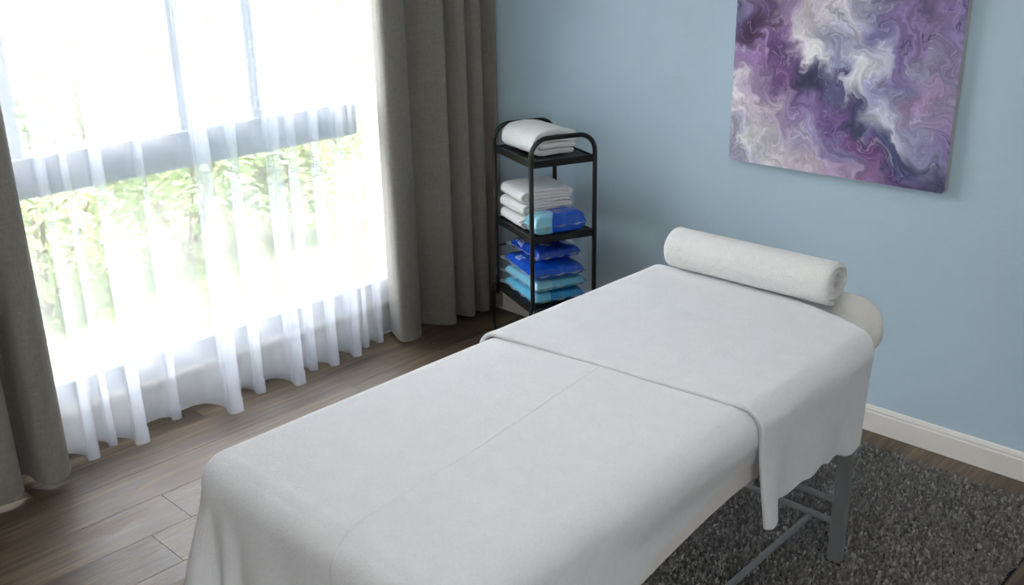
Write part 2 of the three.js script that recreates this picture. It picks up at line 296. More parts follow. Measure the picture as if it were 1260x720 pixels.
// ---------------------------------------------------------------- massage table
const BX = -1.46, PADTOP = 0.695;
{
  const t = thing('massage_table', 'padded massage table on slim grey metal legs, draped in white', 'massage table', [BX, 0, -1.85]);
  const L = (x, z) => [x - BX, z + 1.85];
  const padGeo = new RoundedBoxGeometry(0.70, 0.095, 1.74, 6, 0.045); padGeo.translate(-0.01, 0.645, 0.02); meshOf('padded_top', padGeo, M.vinyl, t);
  meshOf('under_frame', merge([box(-0.36, 0.36, 0.565, 0.598, -0.70, -0.66), box(-0.36, 0.36, 0.565, 0.598, 0.82, 0.86), box(-0.36, -0.33, 0.565, 0.598, -0.66, 0.82), box(0.33, 0.36, 0.565, 0.598, -0.66, 0.82)]), M.steel, t);
  for (const [x, z] of [[-1.085, -2.44], [-1.835, -2.44], [-1.085, -1.12], [-1.835, -1.12]]) {
    const [lx, lz] = L(x, z), leg = meshOf('leg', box(lx - 0.020, lx + 0.020, 0.018, 0.566, lz - 0.015, lz + 0.015, 0.004), M.steel, t);
    meshOf('rubber_foot', box(lx - 0.022, lx + 0.022, 0.008, 0.022, lz - 0.017, lz + 0.017, 0.003), M.rubber, leg);
  }
  for (const z of [-2.44, -1.12]) for (const y of [0.212, 0.143]) { const a = L(-1.835, z), b = L(-1.085, z); meshOf('cross_bar', rod([a[0], y, a[1]], [b[0], y, b[1]], 0.0095), M.steel, t); }
  { const a = L(-1.175, -2.44), b = L(-1.15, -1.12); meshOf('stretcher_bar', rod([a[0], 0.132, a[1]], [b[0], 0.132, b[1]], 0.009), M.steel, t); }
}
// draped cloth over the padded top: rings from the middle outwards, a rounded edge, then the fall to the hem
function drapedCloth({ x0, x1, z0, z1, cr, top, R, hem, flare, fold, crown = 0, nS = 520, capRows = 26, sideRows = 34, wrinkle = 0.0015, seedN = 1, tuck, rise = () => 0 }) {
  const hx = (x1 - x0) / 2, hz = (z1 - z0) / 2, cx = (x0 + x1) / 2, cz = (z0 + z1) / 2;
  const sx = hx - cr, sz = hz - cr, per = 4 * (sx + sz) + 2 * Math.PI * cr;
  const outline = (s) => {                                // -> unit plan position and outward normal, starting at middle of +x side going +z
    let d = ((s % 1) + 1) % 1 * per;
    const segs = [['l', sz, [1, 0], [hx, 0], [0, 1]], ['c', [sx, sz], 0], ['l', 2 * sx, [0, 1], [sx, hz], [-1, 0]], ['c', [-sx, sz], 1], ['l', 2 * sz, [-1, 0], [-hx, sz], [0, -1]], ['c', [-sx, -sz], 2], ['l', 2 * sx, [0, -1], [-sx, -hz], [1, 0]], ['c', [sx, -sz], 3], ['l', sz, [1, 0], [hx, -sz], [0, 1]]];
    for (const g of segs) {
      const l = g[0] === 'l' ? g[1] : Math.PI / 2 * cr;
      if (d <= l + 1e-9) {
        if (g[0] === 'l') return { p: [g[3][0] + g[4][0] * d, g[3][1] + g[4][1] * d], n: g[2] };
        const a = g[2] * Math.PI / 2 + d / cr, n = [Math.cos(a), Math.sin(a)]; return { p: [g[1][0] + n[0] * cr, g[1][1] + n[1] * cr], n };
      }
      d -= l;
    }
    return { p: [hx, 0], n: [1, 0] };
  };
  const spine = Math.max(0, hz - hx);
  return gridGeo(nS, capRows + sideRows, (s, tt) => {
    const row = Math.round(tt * (capRows + sideRows)), { p, n } = outline(s);
    const bump = (x, z, k) => k * (fbm(x * 9 + 5, z * 7 + 3, 3, 0, 0, seedN) - 0.5) * 2;
    if (row <= capRows) {                                 // flat part up to where the edge starts to round
      const k = row / capRows, e = [p[0] - n[0] * R, p[1] - n[1] * R], c = [0, clamp(e[1], -spine, spine)];
      const x = lerp(c[0], e[0], k), z = lerp(c[1], e[1], k);
      return [cx + x, top + crown * (1 - (x / hx) ** 2) + bump(x, z, wrinkle) + rise(cx + x, cz + z), cz + z, cx + x, cz + z];
    }
    const wx = cx + p[0], wz = cz + p[1], H = hem(wx, wz, n, s), total = R * Math.PI / 2 + Math.max(0.001, top - R - H), d = (row - capRows) / sideRows * total, arc = R * Math.PI / 2;
    let out, y;
    if (d < arc) { const a = d / R; out = Math.sin(a) * R - R; y = top - R + Math.cos(a) * R; } else { out = 0; y = top - R - (d - arc); }
    const dn = Math.max(0, top - y), f = flare ? flare(wx, wz, n, dn, s) : 0, fo = fold ? fold(wx, wz, n, dn, s) : 0, tk = tuck ? tuck(wx, wz, n, dn, H) : 0;
    const o = out + f + fo + tk, x = p[0] + n[0] * o, z = p[1] + n[1] * o;
    return [cx + x, y + bump(x, z, wrinkle) * Math.max(0, 1 - d / arc) + rise(cx + x, cz + z), cz + z, cx + p[0] + n[0] * (d - R), cz + p[1] + n[1] * (d - R)];
  }, true);
}
// lower cover, tucked round the pad
const hemSide = (z) => lerp(0.565, 0.40, sstep(-1.9, -0.95, z) * 0.55 + 0.45 * clamp((z + 1.9) / 1.0));
tag(meshOf('table_cover', drapedCloth({
  x0: -1.845, x1: -1.094, z0: -2.735, z1: -0.925, cr: 0.15, top: 0.703, R: 0.05, seedN: 101, capRows: 60, rise: (x, z) => 0.038 * sstep(-2.60, -2.70, z), wrinkle: 0.001,
  hem: (x, z, n) => z < -2.5 ? 0.585 : lerp(0.585, hemSide(z) - 0.075, sstep(-2.5, -1.95, z)),
  tuck: (x, z, n, dn) => -0.045 * sstep(0.05, 0.12, dn) * sstep(-2.2, -2.6, z) - 0.008 * sstep(0.06, 0.16, dn) * sstep(-2.6, -2.2, z),
}), M.cover), 'cream cover fitted round the padded top, showing under the white sheet', 'table cover');
// top sheet, with a ridge of an ironed crease in its weave
{
  const n = 2048, sx0 = -2.35, sz0 = -3.0, span = 2.7;
  const crease = [[-1.492, -1.87], [-1.482, -1.824], [-1.419, -1.371], [-1.378, -1.0], [-1.353, -0.914], [-1.345, -0.80], [-1.34, -0.4]];
  const bump = tex(n, (u, v) => {
    const x = sx0 + u * span, z = sz0 + v * span;
    let d = 9; for (let i = 0; i + 1 < crease.length; i++) { const [ax, az] = crease[i], [bx, bz] = crease[i + 1]; if (z < az - 0.05 || z > bz + 0.05) continue; const t = clamp(((x - ax) * (bx - ax) + (z - az) * (bz - az)) / ((bx - ax) ** 2 + (bz - az) ** 2)); d = Math.min(d, Math.hypot(x - ax - t * (bx - ax), z - az - t * (bz - az))); }
    const ridge = Math.exp(-((d / 0.0028) ** 2));
    return 0.16 * vnoise(u * 900, v * 900, 0, 0, 3) + 0.10 * vnoise(u * 330, v * 330, 0, 0, 5) + 0.10 * fbm(u * 40, v * 40, 3, 0, 0, 9) + 0.60 * ridge;
  });
  bump.wrapS = bump.wrapT = THREE.ClampToEdgeWrapping; bump.repeat.set(1 / span, 1 / span); bump.offset.set(-sx0 / span, -sz0 / span);
  const mat = M.sheet.clone(); mat.bumpMap = bump; mat.bumpScale = 0.0024;
  const corner = (x, z, a, b, r) => Math.max(0, 1 - Math.hypot(x - a, z - b) / r);
  const sheet = meshOf('bed_sheet', drapedCloth({
    x0: -1.868, x1: -1.052, z0: -2.36, z1: -0.895, cr: 0.085, top: 0.72, R: 0.055, crown: 0.006, seedN: 111, wrinkle: 0.002, nS: 900,
    hem: (x, z, n) => z < -2.2 ? 0.60 : (n[0] > 0.5 ? hemSide(z) : n[0] < -0.5 ? lerp(0.50, 0.41, sstep(-2.0, -1.0, z)) : 0.385) + 0.006 * Math.sin(x * 31 + z * 23),
    flare: (x, z, n, dn) => 0.10 * dn * dn + (n[0] > 0.5 ? 0 : 0.06 * dn),
    fold: (x, z, n, dn) => {
      const cL = corner(x, z, -1.86, -0.9, 0.26), cR = corner(x, z, -1.06, -0.9, 0.26), k = sstep(0.05, 0.3, dn), s = n[1] > 0.5 ? x : z;
      return 0.030 * k * (cL * Math.sin(s * 62 + 1.2) + 0.7 * cR * Math.sin(s * 55)) + 0.012 * k * (n[1] > 0.3 ? Math.sin(x * 34 + 1.3 * Math.sin(x * 9)) : 0.3 * Math.sin(z * 21)) + 0.02 * dn * (cL + cR);
    },
    tuck: (x, z, n, dn, H) => n[0] > 0.5 ? -0.035 * sstep(0.075, 0.165, dn) * sstep(-1.2, -1.75, z) : 0,
  }), mat);
  tag(sheet, 'large plain white sheet with a long crease, spread over the massage table', 'bed sheet');
}
// folded blanket across the head end
{
  const th = 0.011, zNear = (u, side) => side > 0 ? -1.835 - 0.045 * u - 0.02 * sstep(0, 0.3, Math.max(0, side)) : -1.835 - 0.045 * u;
  const half = 0.418, R = 0.055, top = 0.727, dropL = 0.24, dropR = 0.235, flat = 2 * (half - R), arc = R * Math.PI / 2, total = dropL + arc + flat + arc + dropR - 2 * 0;
  const nu = 260, nv = 90, zL0 = -1.80, zR0 = -1.882;
  const surf = (u, v) => {                                // u 0..1 from the left hem over the top to the right hem, v 0 near edge .. 1 far edge
    let d = u * total, x, y, n, drop = 0, sgn = 0;
    if (d < dropL) { drop = dropL - d; x = -half; y = top - R - drop; n = [-1, 0]; sgn = -1; }
    else if ((d -= dropL) < arc) { const a = d / R; x = -half + R - Math.cos(a) * R; y = top - R + Math.sin(a) * R; n = [-Math.cos(a), Math.sin(a)]; }
    else if ((d -= arc) < flat) { x = -half + R + d; y = top; n = [0, 1]; }
    else if ((d -= flat) < arc) { const a = d / R; x = half - R + Math.sin(a) * R; y = top - R + Math.cos(a) * R; n = [Math.sin(a), Math.cos(a)]; }
    else { drop = d - arc; x = half; y = top - R - drop; n = [1, 0]; sgn = 1; }
    const k = clamp((x + half) / (2 * half));
    let z0 = lerp(zL0, zR0, k), z1 = lerp(-2.55, -2.435, k) - lerp(0.06, 0.10, k) * Math.pow(Math.sin(k * Math.PI), 0.6);
    if (sgn > 0) { z0 -= 0.10 * drop + 0.1 * drop * drop; z1 += 0.22 * drop; }
    const z = lerp(z0, z1, v);
    let o = 0;
    if (sgn) {
      const w = sstep(0.02, 0.28, drop);
      o += sgn > 0 ? w * (0.016 * gauss(v - 0.06, 0.10) - 0.026 * gauss(v - 0.22, 0.09) + 0.010 * Math.sin(v * 14 + 0.5) * v) + 0.06 * drop * drop : w * 0.012 * Math.sin(v * 12);
      const hang = sgn > 0 ? 0.026 * (1 - sstep(0.12, 0.20, v)) - 0.03 * sstep(0.2, 0.55, v) * (1 - sstep(0.5, 0.95, v)) + 0.006 * Math.sin(v * 30) : 0;
      y -= hang * (drop / dropR);
    } else o += 0.003 * (fbm(x * 8, z * 8, 3, 0, 0, 121) - 0.5);
    return { p: [BX + x + n[0] * o, y + n[1] * o, z], n: [n[0], n[1], 0], uv: [u * total, v * 0.7] };
  };
  // closed cross-section in v: outer face, rolled near fold, inner face, far fold
  const loop = []; for (let j = 0; j <= nv; j++) loop.push([j / nv, 1, 0]);
  for (let k = 1; k < 6; k++) loop.push([1, Math.cos(k * Math.PI / 6), -Math.sin(k * Math.PI / 6)]);
  for (let j = nv; j >= 0; j--) loop.push([j / nv, -1, 0]);
  for (let k = 1; k <= 6; k++) loop.push([0, -Math.cos(k * Math.PI / 6), Math.sin(k * Math.PI / 6)]);
  const body = gridGeo(nu, loop.length - 1, (u, j) => {
    const [v, a, ez] = loop[Math.round(j * (loop.length - 1))], s = surf(u, v), roll = v < 0.04 ? 1.15 : 1, q = th / 2 * a * roll;
    return [s.p[0] + s.n[0] * q, s.p[1] + s.n[1] * q, s.p[2] + ez * th / 2 * roll, s.uv[0], s.uv[1] + (a < 0 ? 0.9 : 0)];
  });
  const hemStrip = (u) => gridGeo(nv, 4, (v, t) => { const s = surf(u, v), a = t * Math.PI; return [s.p[0] + s.n[0] * Math.cos(a) * th / 2, s.p[1] - Math.sin(a) * th / 2, s.p[2], s.uv[1], t * 0.02]; });
  tag(meshOf('folded_blanket', merge([body, hemStrip(0), hemStrip(1)]), M.sheet), 'white blanket folded across the head end, hanging over the table side', 'blanket');
}

// ---------------------------------------------------------------- towels: a ribbon section swept sideways
function ribbonGeo(center, th, length, bevel, steps, soft, seedN, round = false) {
  const L = [], Rr = [], n = center.length;
  for (let i = 0; i < n; i++) {
    const a = center[Math.max(0, i - 1)], b = center[Math.min(n - 1, i + 1)], dx = b[0] - a[0], dy = b[1] - a[1], l = Math.hypot(dx, dy) || 1, nx = -dy / l, ny = dx / l;
    L.push([center[i][0] + nx * th / 2, center[i][1] + ny * th / 2]); Rr.push([center[i][0] - nx * th / 2, center[i][1] - ny * th / 2]);
  }
  const capPts = (p, q) => { const out = [], mx = (p[0] + q[0]) / 2, my = (p[1] + q[1]) / 2, a0 = Math.atan2(p[1] - my, p[0] - mx); for (let k = 1; k < 6; k++) { const a = a0 - k * Math.PI / 6; out.push([mx + Math.cos(a) * th / 2, my + Math.sin(a) * th / 2]); } return out; };
  const poly = [...L, ...capPts(L[n - 1], Rr[n - 1]), ...Rr.reverse(), ...capPts(Rr[n - 1], L[0])];
  const shape = new THREE.Shape(poly.map(([x, y]) => new THREE.Vector2(x, y)));
  let g = new THREE.ExtrudeGeometry(shape, { depth: length - 2 * bevel, bevelEnabled: true, bevelThickness: bevel, bevelSize: bevel, bevelOffset: -bevel, bevelSegments: 3, steps, curveSegments: 4 });
  g.translate(0, 0, -(length - 2 * bevel) / 2);
  g.deleteAttribute('uv'); g.deleteAttribute('normal'); g = mergeVertices(g, 1e-5);
  const p = g.attributes.position;
  for (let i = 0; i < p.count; i++) {
    const x = p.getX(i), y = p.getY(i), z = p.getZ(i), a = fbm(x * 22 + 7, z * 22 + y * 31, 3, 0, 0, seedN) - 0.5, b = fbm(x * 19 + 1, z * 17 - y * 27 + 5, 3, 0, 0, seedN + 3) - 0.5;
    p.setXYZ(i, x + a * soft, y + b * soft, z + a * soft * 0.8);
  }
  g = toCreasedNormals(g, 0.9);
  const q = g.attributes.position, uv = new Float32Array(q.count * 2);
  for (let i = 0; i < q.count; i++) {
    const x = q.getX(i), y = q.getY(i), z = q.getZ(i), a = Math.atan2(x, y);
    uv[i * 2] = round ? z + Math.hypot(x, y) : z + x * 0.6; uv[i * 2 + 1] = round ? a * 0.07 : y * 1.2 + x * 0.7;
  }
  g.setAttribute('uv', new THREE.BufferAttribute(uv, 2)); return g;
}
function spiral(turns, r0, r1, n, squash) { const out = []; for (let i = 0; i <= n; i++) { const t = i / n, a = t * turns * Math.PI * 2 - 0.2, r = lerp(r0, r1, t); out.push([Math.cos(a) * r, Math.sin(a) * r * squash]); } return out; }
{
  const g = ribbonGeo(spiral(2.75, 0.013, 0.0635, 150, 0.95), 0.0168, 0.56, 0.008, 40, 0.0022, 131, true);
  g.rotateY(Math.PI / 2);
  const t = meshOf('rolled_towel', g, M.terry); t.position.set(-1.512, 0.7995, -2.595); t.rotation.y = 0.0;
  tag(t, 'white terry towel rolled up, lying across the head end of the massage table', 'towel');
}

// ---------------------------------------------------------------- shelf rack in the corner
const RK = { x: -2.743, z: -3.015, turn: -22 * Math.PI / 180, w: 0.36, d: 0.28, ys: [0.29, 0.592, 0.90] };
const rackPoint = (a, y, b) => { const c = Math.cos(22 * Math.PI / 180), s = Math.sin(22 * Math.PI / 180); return [RK.x + a * c + b * s, y, RK.z + a * s - b * c]; };   // a along the long side, b towards the wall
{
  const r = thing('shelf_rack', 'narrow black metal rack with three trays and rounded tube handles', 'shelf rack', [RK.x, 0, RK.z]);
  r.rotation.y = RK.turn;                                 // local x = long side, local -z = towards the wall
  const hw = RK.w / 2, hd = RK.d / 2, tr = 0.0095;
  for (const sx of [-1, 1]) {
    // an inverted U: post, rounded handle, post
    const x = sx * hw, top = 0.992, rad = 0.07, pts = [];
    pts.push([x, 0.25, hd], [x, 0.5, hd], [x, 0.8, hd]);
    for (let k = 0; k <= 8; k++) { const a = k / 8 * Math.PI / 2; pts.push([x, top - rad + Math.sin(a) * rad, hd - rad + Math.cos(a) * rad]); }
    for (let k = 0; k <= 8; k++) { const a = k / 8 * Math.PI / 2; pts.push([x, top - rad + Math.cos(a) * rad, -hd + rad - Math.sin(a) * rad]); }
    pts.push([x, 0.8, -hd], [x, 0.5, -hd], [x, 0.25, -hd]);
    meshOf('side_hoop', new THREE.TubeGeometry(new THREE.CatmullRomCurve3(pts.map((p) => V(...p)), false, 'centripetal'), 220, tr, 12), M.black, r);
    for (const sz of [-1, 1]) {                           // foot that bows outwards below the lowest tray
      const z = sz * hd, f = [[x, 0.285, z], [x + sx * 0.02, 0.287, z], [x + sx * 0.043, 0.27, z], [x + sx * 0.052, 0.235, z], [x + sx * 0.052, 0.12, z], [x + sx * 0.052, 0.004, z]];
      const ft = meshOf('foot', tube(f, tr, 40, 12), M.black, r);
      meshOf('foot_cap', rod([x + sx * 0.052, 0, z], [x + sx * 0.052, 0.018, z], 0.0115), M.rubber, ft);
      meshOf('joint', box(x - 0.013, x + 0.013, 0.262, 0.300, z - 0.013, z + 0.013, 0.004), M.black, r);
    }
    if (sx < 0) meshOf('guard_bar', rod([x, 0.47, -hd], [x, 0.47, hd], 0.004), M.black, r);
  }
  for (const y of RK.ys) meshOf('tray', merge([
    box(-hw + 0.006, hw - 0.006, y - 0.006, y, -hd + 0.006, hd - 0.006),
    box(-hw, hw, y - 0.022, y + 0.006, hd - 0.010, hd - 0.002, 0.002), box(-hw, hw, y - 0.022, y + 0.006, -hd + 0.002, -hd + 0.010, 0.002),
    box(-hw + 0.002, -hw + 0.010, y - 0.022, y + 0.006, -hd, hd, 0.002), box(hw - 0.010, hw - 0.002, y - 0.022, y + 0.006, -hd, hd, 0.002)]), M.black, r);
}
// folded towels: layered section seen from the rack's end
function foldPath(len, t) {                                 // folded twice: one broad nose outside, a smaller one within
  const a = len / 2, xl = -a + 1.5 * t, out = [], dome = (x, y) => y * (1 + 0.16 * (1 - (x / a) ** 2));
  const line = (x0, x1, y) => { for (let i = 0; i <= 12; i++) out.push([lerp(x0, x1, i / 12), y]); };
  const arc = (x, y0, y1, dir) => { const r = (y1 - y0) / 2; for (let i = 1; i < 8; i++) { const q = i / 8 * Math.PI; out.push([x + dir * Math.sin(q) * Math.abs(r), (y0 + y1) / 2 - Math.cos(q) * r]); } };
  line(a - 0.004, xl, t * 0.5); arc(xl, t * 0.5, t * 3.5, -1); line(xl, a, t * 3.5); arc(a, t * 3.5, t * 2.5, 1); line(a, xl + t * 0.2, t * 2.5); arc(xl + t * 0.2, t * 2.5, t * 1.5, -1); line(xl + t * 0.2, a + 0.002, t * 1.5);
  return out.map(([x, y]) => [x, dome(x, y)]);
}
function foldedTowel(a, y, b, len, t, depth, turn, label, seedN) {
  const g = ribbonGeo(foldPath(len - t, t), t * 0.93, depth, 0.004, 18, 0.0045, seedN);
  g.translate(0, 0, 0); g.rotateY(Math.PI / 2);           // section plane: local z (short side), y; swept along local x
  const m = meshOf('folded_towel', g, M.terry), p = rackPoint(a, y, b);
  m.position.set(...p); m.rotation.y = RK.turn + turn;
  return tag(m, label, 'towel', 'folded towels on the rack');
}
const onRack = 0.004;
foldedTowel(-0.060, RK.ys[1] + onRack, -0.010, 0.232, 0.0115, 0.215, 0.0, 'folded white towel at the bottom of the stack on the middle tray', 141);
foldedTowel(-0.056, RK.ys[1] + onRack + 0.0535, -0.014, 0.224, 0.0115, 0.22, 0.03, 'folded white towel second in the stack on the middle tray', 144);
foldedTowel(-0.054, RK.ys[1] + onRack + 0.107, -0.012, 0.226, 0.0120, 0.222, -0.03, 'folded white towel on top of the stack on the middle tray', 147);
foldedTowel(-0.025, RK.ys[2] + onRack, -0.012, 0.20, 0.0225, 0.255, 0.10, 'thick folded white towel lying alone on the top tray', 150);

// gel packs: a filled pillow inside a clear welded film
const LETTERS = (() => {
  const make = (base, light, words) => {
    const c = document.createElement('canvas'); c.width = 512; c.height = 384; const x = c.getContext('2d');
    const hex = (q) => 'rgb(' + q.join(',') + ')';
    x.fillStyle = hex(base); x.fillRect(0, 0, 512, 384);
    if (light) { x.fillStyle = hex(light); x.beginPath(); x.ellipse(256, 400, 420, 175, 0, 0, 7); x.fill(); }  // paler camera-side end: gel colour with window light painted in
    let s = 7; const q = () => { s = (s * 16807) % 2147483647; return s / 2147483647; };
    for (let i = 0; i < 260; i++) { x.globalAlpha = 0.05 + 0.07 * q(); x.fillStyle = q() > 0.5 ? '#9fe4ff' : hex(base.map((v) => Math.round(v * 0.8))); x.beginPath(); x.ellipse(q() * 512, q() * 384, 4 + q() * 22, 3 + q() * 12, q() * 3, 0, 7); x.fill(); }
    x.globalAlpha = 0.9; x.fillStyle = '#e8f4ff';
    for (const [t, px, py, size, rot] of words) { x.save(); x.translate(px, py); x.rotate(rot); x.font = 'bold ' + size + 'px serif'; x.fillText(t, 0, 0); x.restore(); }
    const t = new THREE.CanvasTexture(c); t.colorSpace = THREE.SRGBColorSpace; return t;
  };
  return { make };
})();
const film = phys({ color: rgb(235, 243, 250), transmission: 0.75, thickness: 0, roughness: 0.35, ior: 1.4, clearcoat: 0.6, clearcoatRoughness: 0.15 });
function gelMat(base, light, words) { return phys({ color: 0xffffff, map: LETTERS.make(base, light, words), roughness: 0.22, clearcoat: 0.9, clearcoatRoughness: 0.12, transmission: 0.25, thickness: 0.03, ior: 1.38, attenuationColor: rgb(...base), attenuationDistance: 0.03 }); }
function gelPack(a, y, b, w, d, h, mat, label, turn, seedN) {
  const t = thing('gel_pack', label, 'gel pack', rackPoint(a, y, b), 'gel packs on the rack'); t.rotation.y = RK.turn + turn;
  const side = (sgn) => gridGeo(40, 30, (u, v) => {
    const x = (sgn > 0 ? u : 1 - u) * 2 - 1, z = v * 2 - 1, e = Math.pow(Math.max(0, (1 - Math.pow(Math.abs(x), 7)) * (1 - Math.pow(Math.abs(z), 7))), 0.38);
    const lump = sgn < 0 ? 1 : 1 + 0.10 * (fbm(x * 2.2 + seedN, z * 2.2, 3, 0, 0, seedN) - 0.5) * 2, up = sgn > 0 ? 0.58 : -0.42;
    return [x * w / 2, h * 0.42 + up * h * e * lump, -z * d / 2, (x + 1) / 2, (z + 1) / 2];
  });
  const body = meshOf('gel_body', merge([side(1), side(-1)]), mat, t);
  const rim = []; const fw = 0.014;
  for (let k = 0; k <= 160; k++) { const q = k / 160 * 4, s = Math.floor(q) % 4, f = q - Math.floor(q); rim.push(s === 0 ? [lerp(-1, 1, f), -1] : s === 1 ? [1, lerp(-1, 1, f)] : s === 2 ? [lerp(1, -1, f), 1] : [-1, lerp(1, -1, f)]); }
  meshOf('film_seal', gridGeo(160, 3, (s, v) => { const [x, z] = rim[Math.round(s * 160)], o = v * fw, cn = Math.abs(x) > 0.9 && Math.abs(z) > 0.9 ? 1.5 : 1; return [x * (w / 2 - 0.004 + o * cn), h * 0.42 + 0.004 * Math.sin(s * 90 + v * 2) * v, z * (d / 2 - 0.004 + o * cn), s, v]; }), film, body);
  return t;
}
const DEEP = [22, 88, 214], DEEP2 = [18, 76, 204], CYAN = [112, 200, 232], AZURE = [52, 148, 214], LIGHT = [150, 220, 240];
const yb = RK.ys[0] + 0.001;
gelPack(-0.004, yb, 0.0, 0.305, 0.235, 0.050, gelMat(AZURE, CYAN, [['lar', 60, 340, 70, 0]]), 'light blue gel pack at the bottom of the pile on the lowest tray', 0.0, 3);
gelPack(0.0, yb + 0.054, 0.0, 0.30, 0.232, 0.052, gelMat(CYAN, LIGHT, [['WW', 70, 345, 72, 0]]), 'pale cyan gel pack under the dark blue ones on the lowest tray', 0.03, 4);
gelPack(0.010, yb + 0.110, -0.005, 0.30, 0.235, 0.054, gelMat(DEEP, null, [['ar', 150, 372, 84, -0.1]]), 'deep blue gel pack second from the top on the lowest tray', -0.03, 5);
gelPack(-0.03, yb + 0.168, 0.02, 0.255, 0.20, 0.050, gelMat(DEEP2, null, [['rtis', 60, 368, 80, 0.1]]), 'deep blue gel pack on top of the pile on the lowest tray', 0.05, 6);
gelPack(0.116, RK.ys[1] + 0.004, -0.005, 0.105, 0.232, 0.085, gelMat(DEEP, LIGHT, []), 'blue gel pack with one paler end beside the towels on the middle tray', 0.02, 7);

// ---------------------------------------------------------------- canvas print on the blue wall
{
  // rows from the upper edge down, nine colours across; marbled by warping the lookup
  const G = [
    [[150, 140, 175], [140, 120, 160], [180, 170, 188], [190, 182, 195], [170, 165, 185], [130, 125, 155], [110, 100, 140], [125, 110, 150], [120, 108, 150]],
    [[125, 115, 155], [110, 85, 130], [170, 155, 180], [180, 172, 186], [190, 184, 194], [150, 148, 168], [95, 88, 122], [105, 92, 138], [112, 100, 146]],
    [[118, 108, 150], [100, 72, 118], [165, 148, 175], [178, 168, 184], [188, 182, 192], [140, 138, 160], [80, 75, 110], [105, 90, 135], [110, 98, 145]],
    [[110, 105, 150], [66, 40, 76], [150, 122, 165], [196, 188, 197], [168, 165, 184], [104, 96, 142], [122, 102, 150], [128, 110, 156], [118, 105, 150]],
    [[142, 118, 166], [140, 108, 160], [88, 58, 108], [206, 202, 207], [132, 134, 170], [176, 175, 194], [112, 97, 148], [140, 134, 168], [130, 118, 160]],
    [[188, 178, 192], [152, 126, 170], [108, 72, 128], [52, 48, 84], [88, 84, 126], [204, 203, 210], [130, 128, 170], [150, 122, 162], [140, 130, 165]],
    [[204, 196, 204], [188, 174, 192], [152, 130, 170], [128, 104, 158], [104, 76, 134], [68, 70, 110], [178, 177, 196], [140, 136, 172], [140, 124, 165]],
    [[172, 166, 190], [210, 206, 209], [190, 182, 195], [150, 140, 176], [124, 114, 160], [110, 68, 126], [62, 68, 110], [132, 126, 166], [125, 108, 155]],
    [[160, 152, 186], [172, 166, 192], [198, 192, 202], [188, 174, 192], [162, 136, 172], [142, 108, 156], [108, 82, 138], [74, 72, 112], [115, 100, 150]],
  ];
  const gain = 1.12;
  const look = (u, v) => {
    const x = clamp(u, 0, 0.9999) * 8, y = clamp(v, 0, 0.9999) * 8, i = Math.floor(x), j = Math.floor(y), fx = sstep(0.15, 0.85, x - i), fy = sstep(0.15, 0.85, y - j), o = [];
    for (let c = 0; c < 3; c++) o.push(lerp(lerp(G[j][i][c], G[j][i + 1][c], fx), lerp(G[j + 1][i][c], G[j + 1][i + 1][c], fx), fy));
    return o;
  };
  // paint pulled along a swirling flow: every point is traced back through it, then takes the colour found there
  const N = 384, pot = new Float32Array((N + 1) * (N + 1)), vel = new Float32Array(N * N * 2);
  for (let j = 0; j <= N; j++) for (let i = 0; i <= N; i++) {
    const u = i / N, v = j / N;
    pot[j * (N + 1) + i] = 0.022 * vnoise(u * 4 + 2.3, v * 4 + 1.7, 0, 0, 211) + 0.0085 * vnoise(u * 9, v * 9, 0, 0, 212) + 0.0026 * vnoise(u * 21, v * 21, 0, 0, 213) + 0.0009 * vnoise(u * 47, v * 47, 0, 0, 214);
  }
  for (let j = 0; j < N; j++) for (let i = 0; i < N; i++) { const a = pot[j * (N + 1) + i]; vel[(j * N + i) * 2] = (pot[(j + 1) * (N + 1) + i] - a) * N; vel[(j * N + i) * 2 + 1] = -(pot[j * (N + 1) + i + 1] - a) * N; }
  const art = tex(1024, (u0, vv) => {
    let u = u0, v = 1 - vv;
    for (let k = 0; k < 16; k++) {
      const x = clamp(u, 0, 0.997) * N, y = clamp(v, 0, 0.997) * N, i = Math.min(N - 2, Math.floor(x)), j = Math.min(N - 2, Math.floor(y)), fx = x - i, fy = y - j, q = (j * N + i) * 2;
      const g = (o) => lerp(lerp(vel[q + o], vel[q + 2 + o], fx), lerp(vel[q + N * 2 + o], vel[q + N * 2 + 2 + o], fx), fy);
      u += g(0) * 0.040; v += g(1) * 0.040;
    }
    const c = look(u, v), lum = (c[0] + c[1] + c[2]) / 3;
    const al = u * 0.62 + v * 0.78, ac = u * 0.78 - v * 0.62;          // along and across the diagonal drift
    const streak = fbm(ac * 34 + 3, al * 5, 4, 0, 0, 205) - 0.5, fine = vnoise(ac * 150, al * 16, 0, 0, 206) - 0.5, grain = fbm(u0 * 160, vv * 160, 2, 0, 0, 207) - 0.5;
    const k = gain * (1 + 0.5 * streak + 0.12 * fine + 0.10 * grain);
    const vein = gauss(fbm(ac * 20 + 9, al * 4, 3, 0, 0, 208) - 0.5, 0.018), to = lum > 135 ? [236, 232, 236] : fbm(u * 7, v * 7, 1, 0, 0, 209) > 0.5 ? [206, 200, 212] : [44, 36, 74];
    return [0, 1, 2].map((q) => clamp(lerp(lerp(c[q], lum, 0.15) * k, to[q], 0.5 * vein) / 255));
  }, true);
  art.wrapS = art.wrapT = THREE.ClampToEdgeWrapping;
  const x0 = -2.032, x1 = -1.222, y0 = 0.925, y1 = 1.745, T = 0.03, w = x1 - x0, h = y1 - y0, r = 0.012;
  const s = new THREE.Shape(); s.moveTo(r, 0); s.lineTo(w - r, 0); s.quadraticCurveTo(w, 0, w, r); s.lineTo(w, h - r); s.quadraticCurveTo(w, h, w - r, h); s.lineTo(r, h); s.quadraticCurveTo(0, h, 0, h - r); s.lineTo(0, r); s.quadraticCurveTo(0, 0, r, 0);
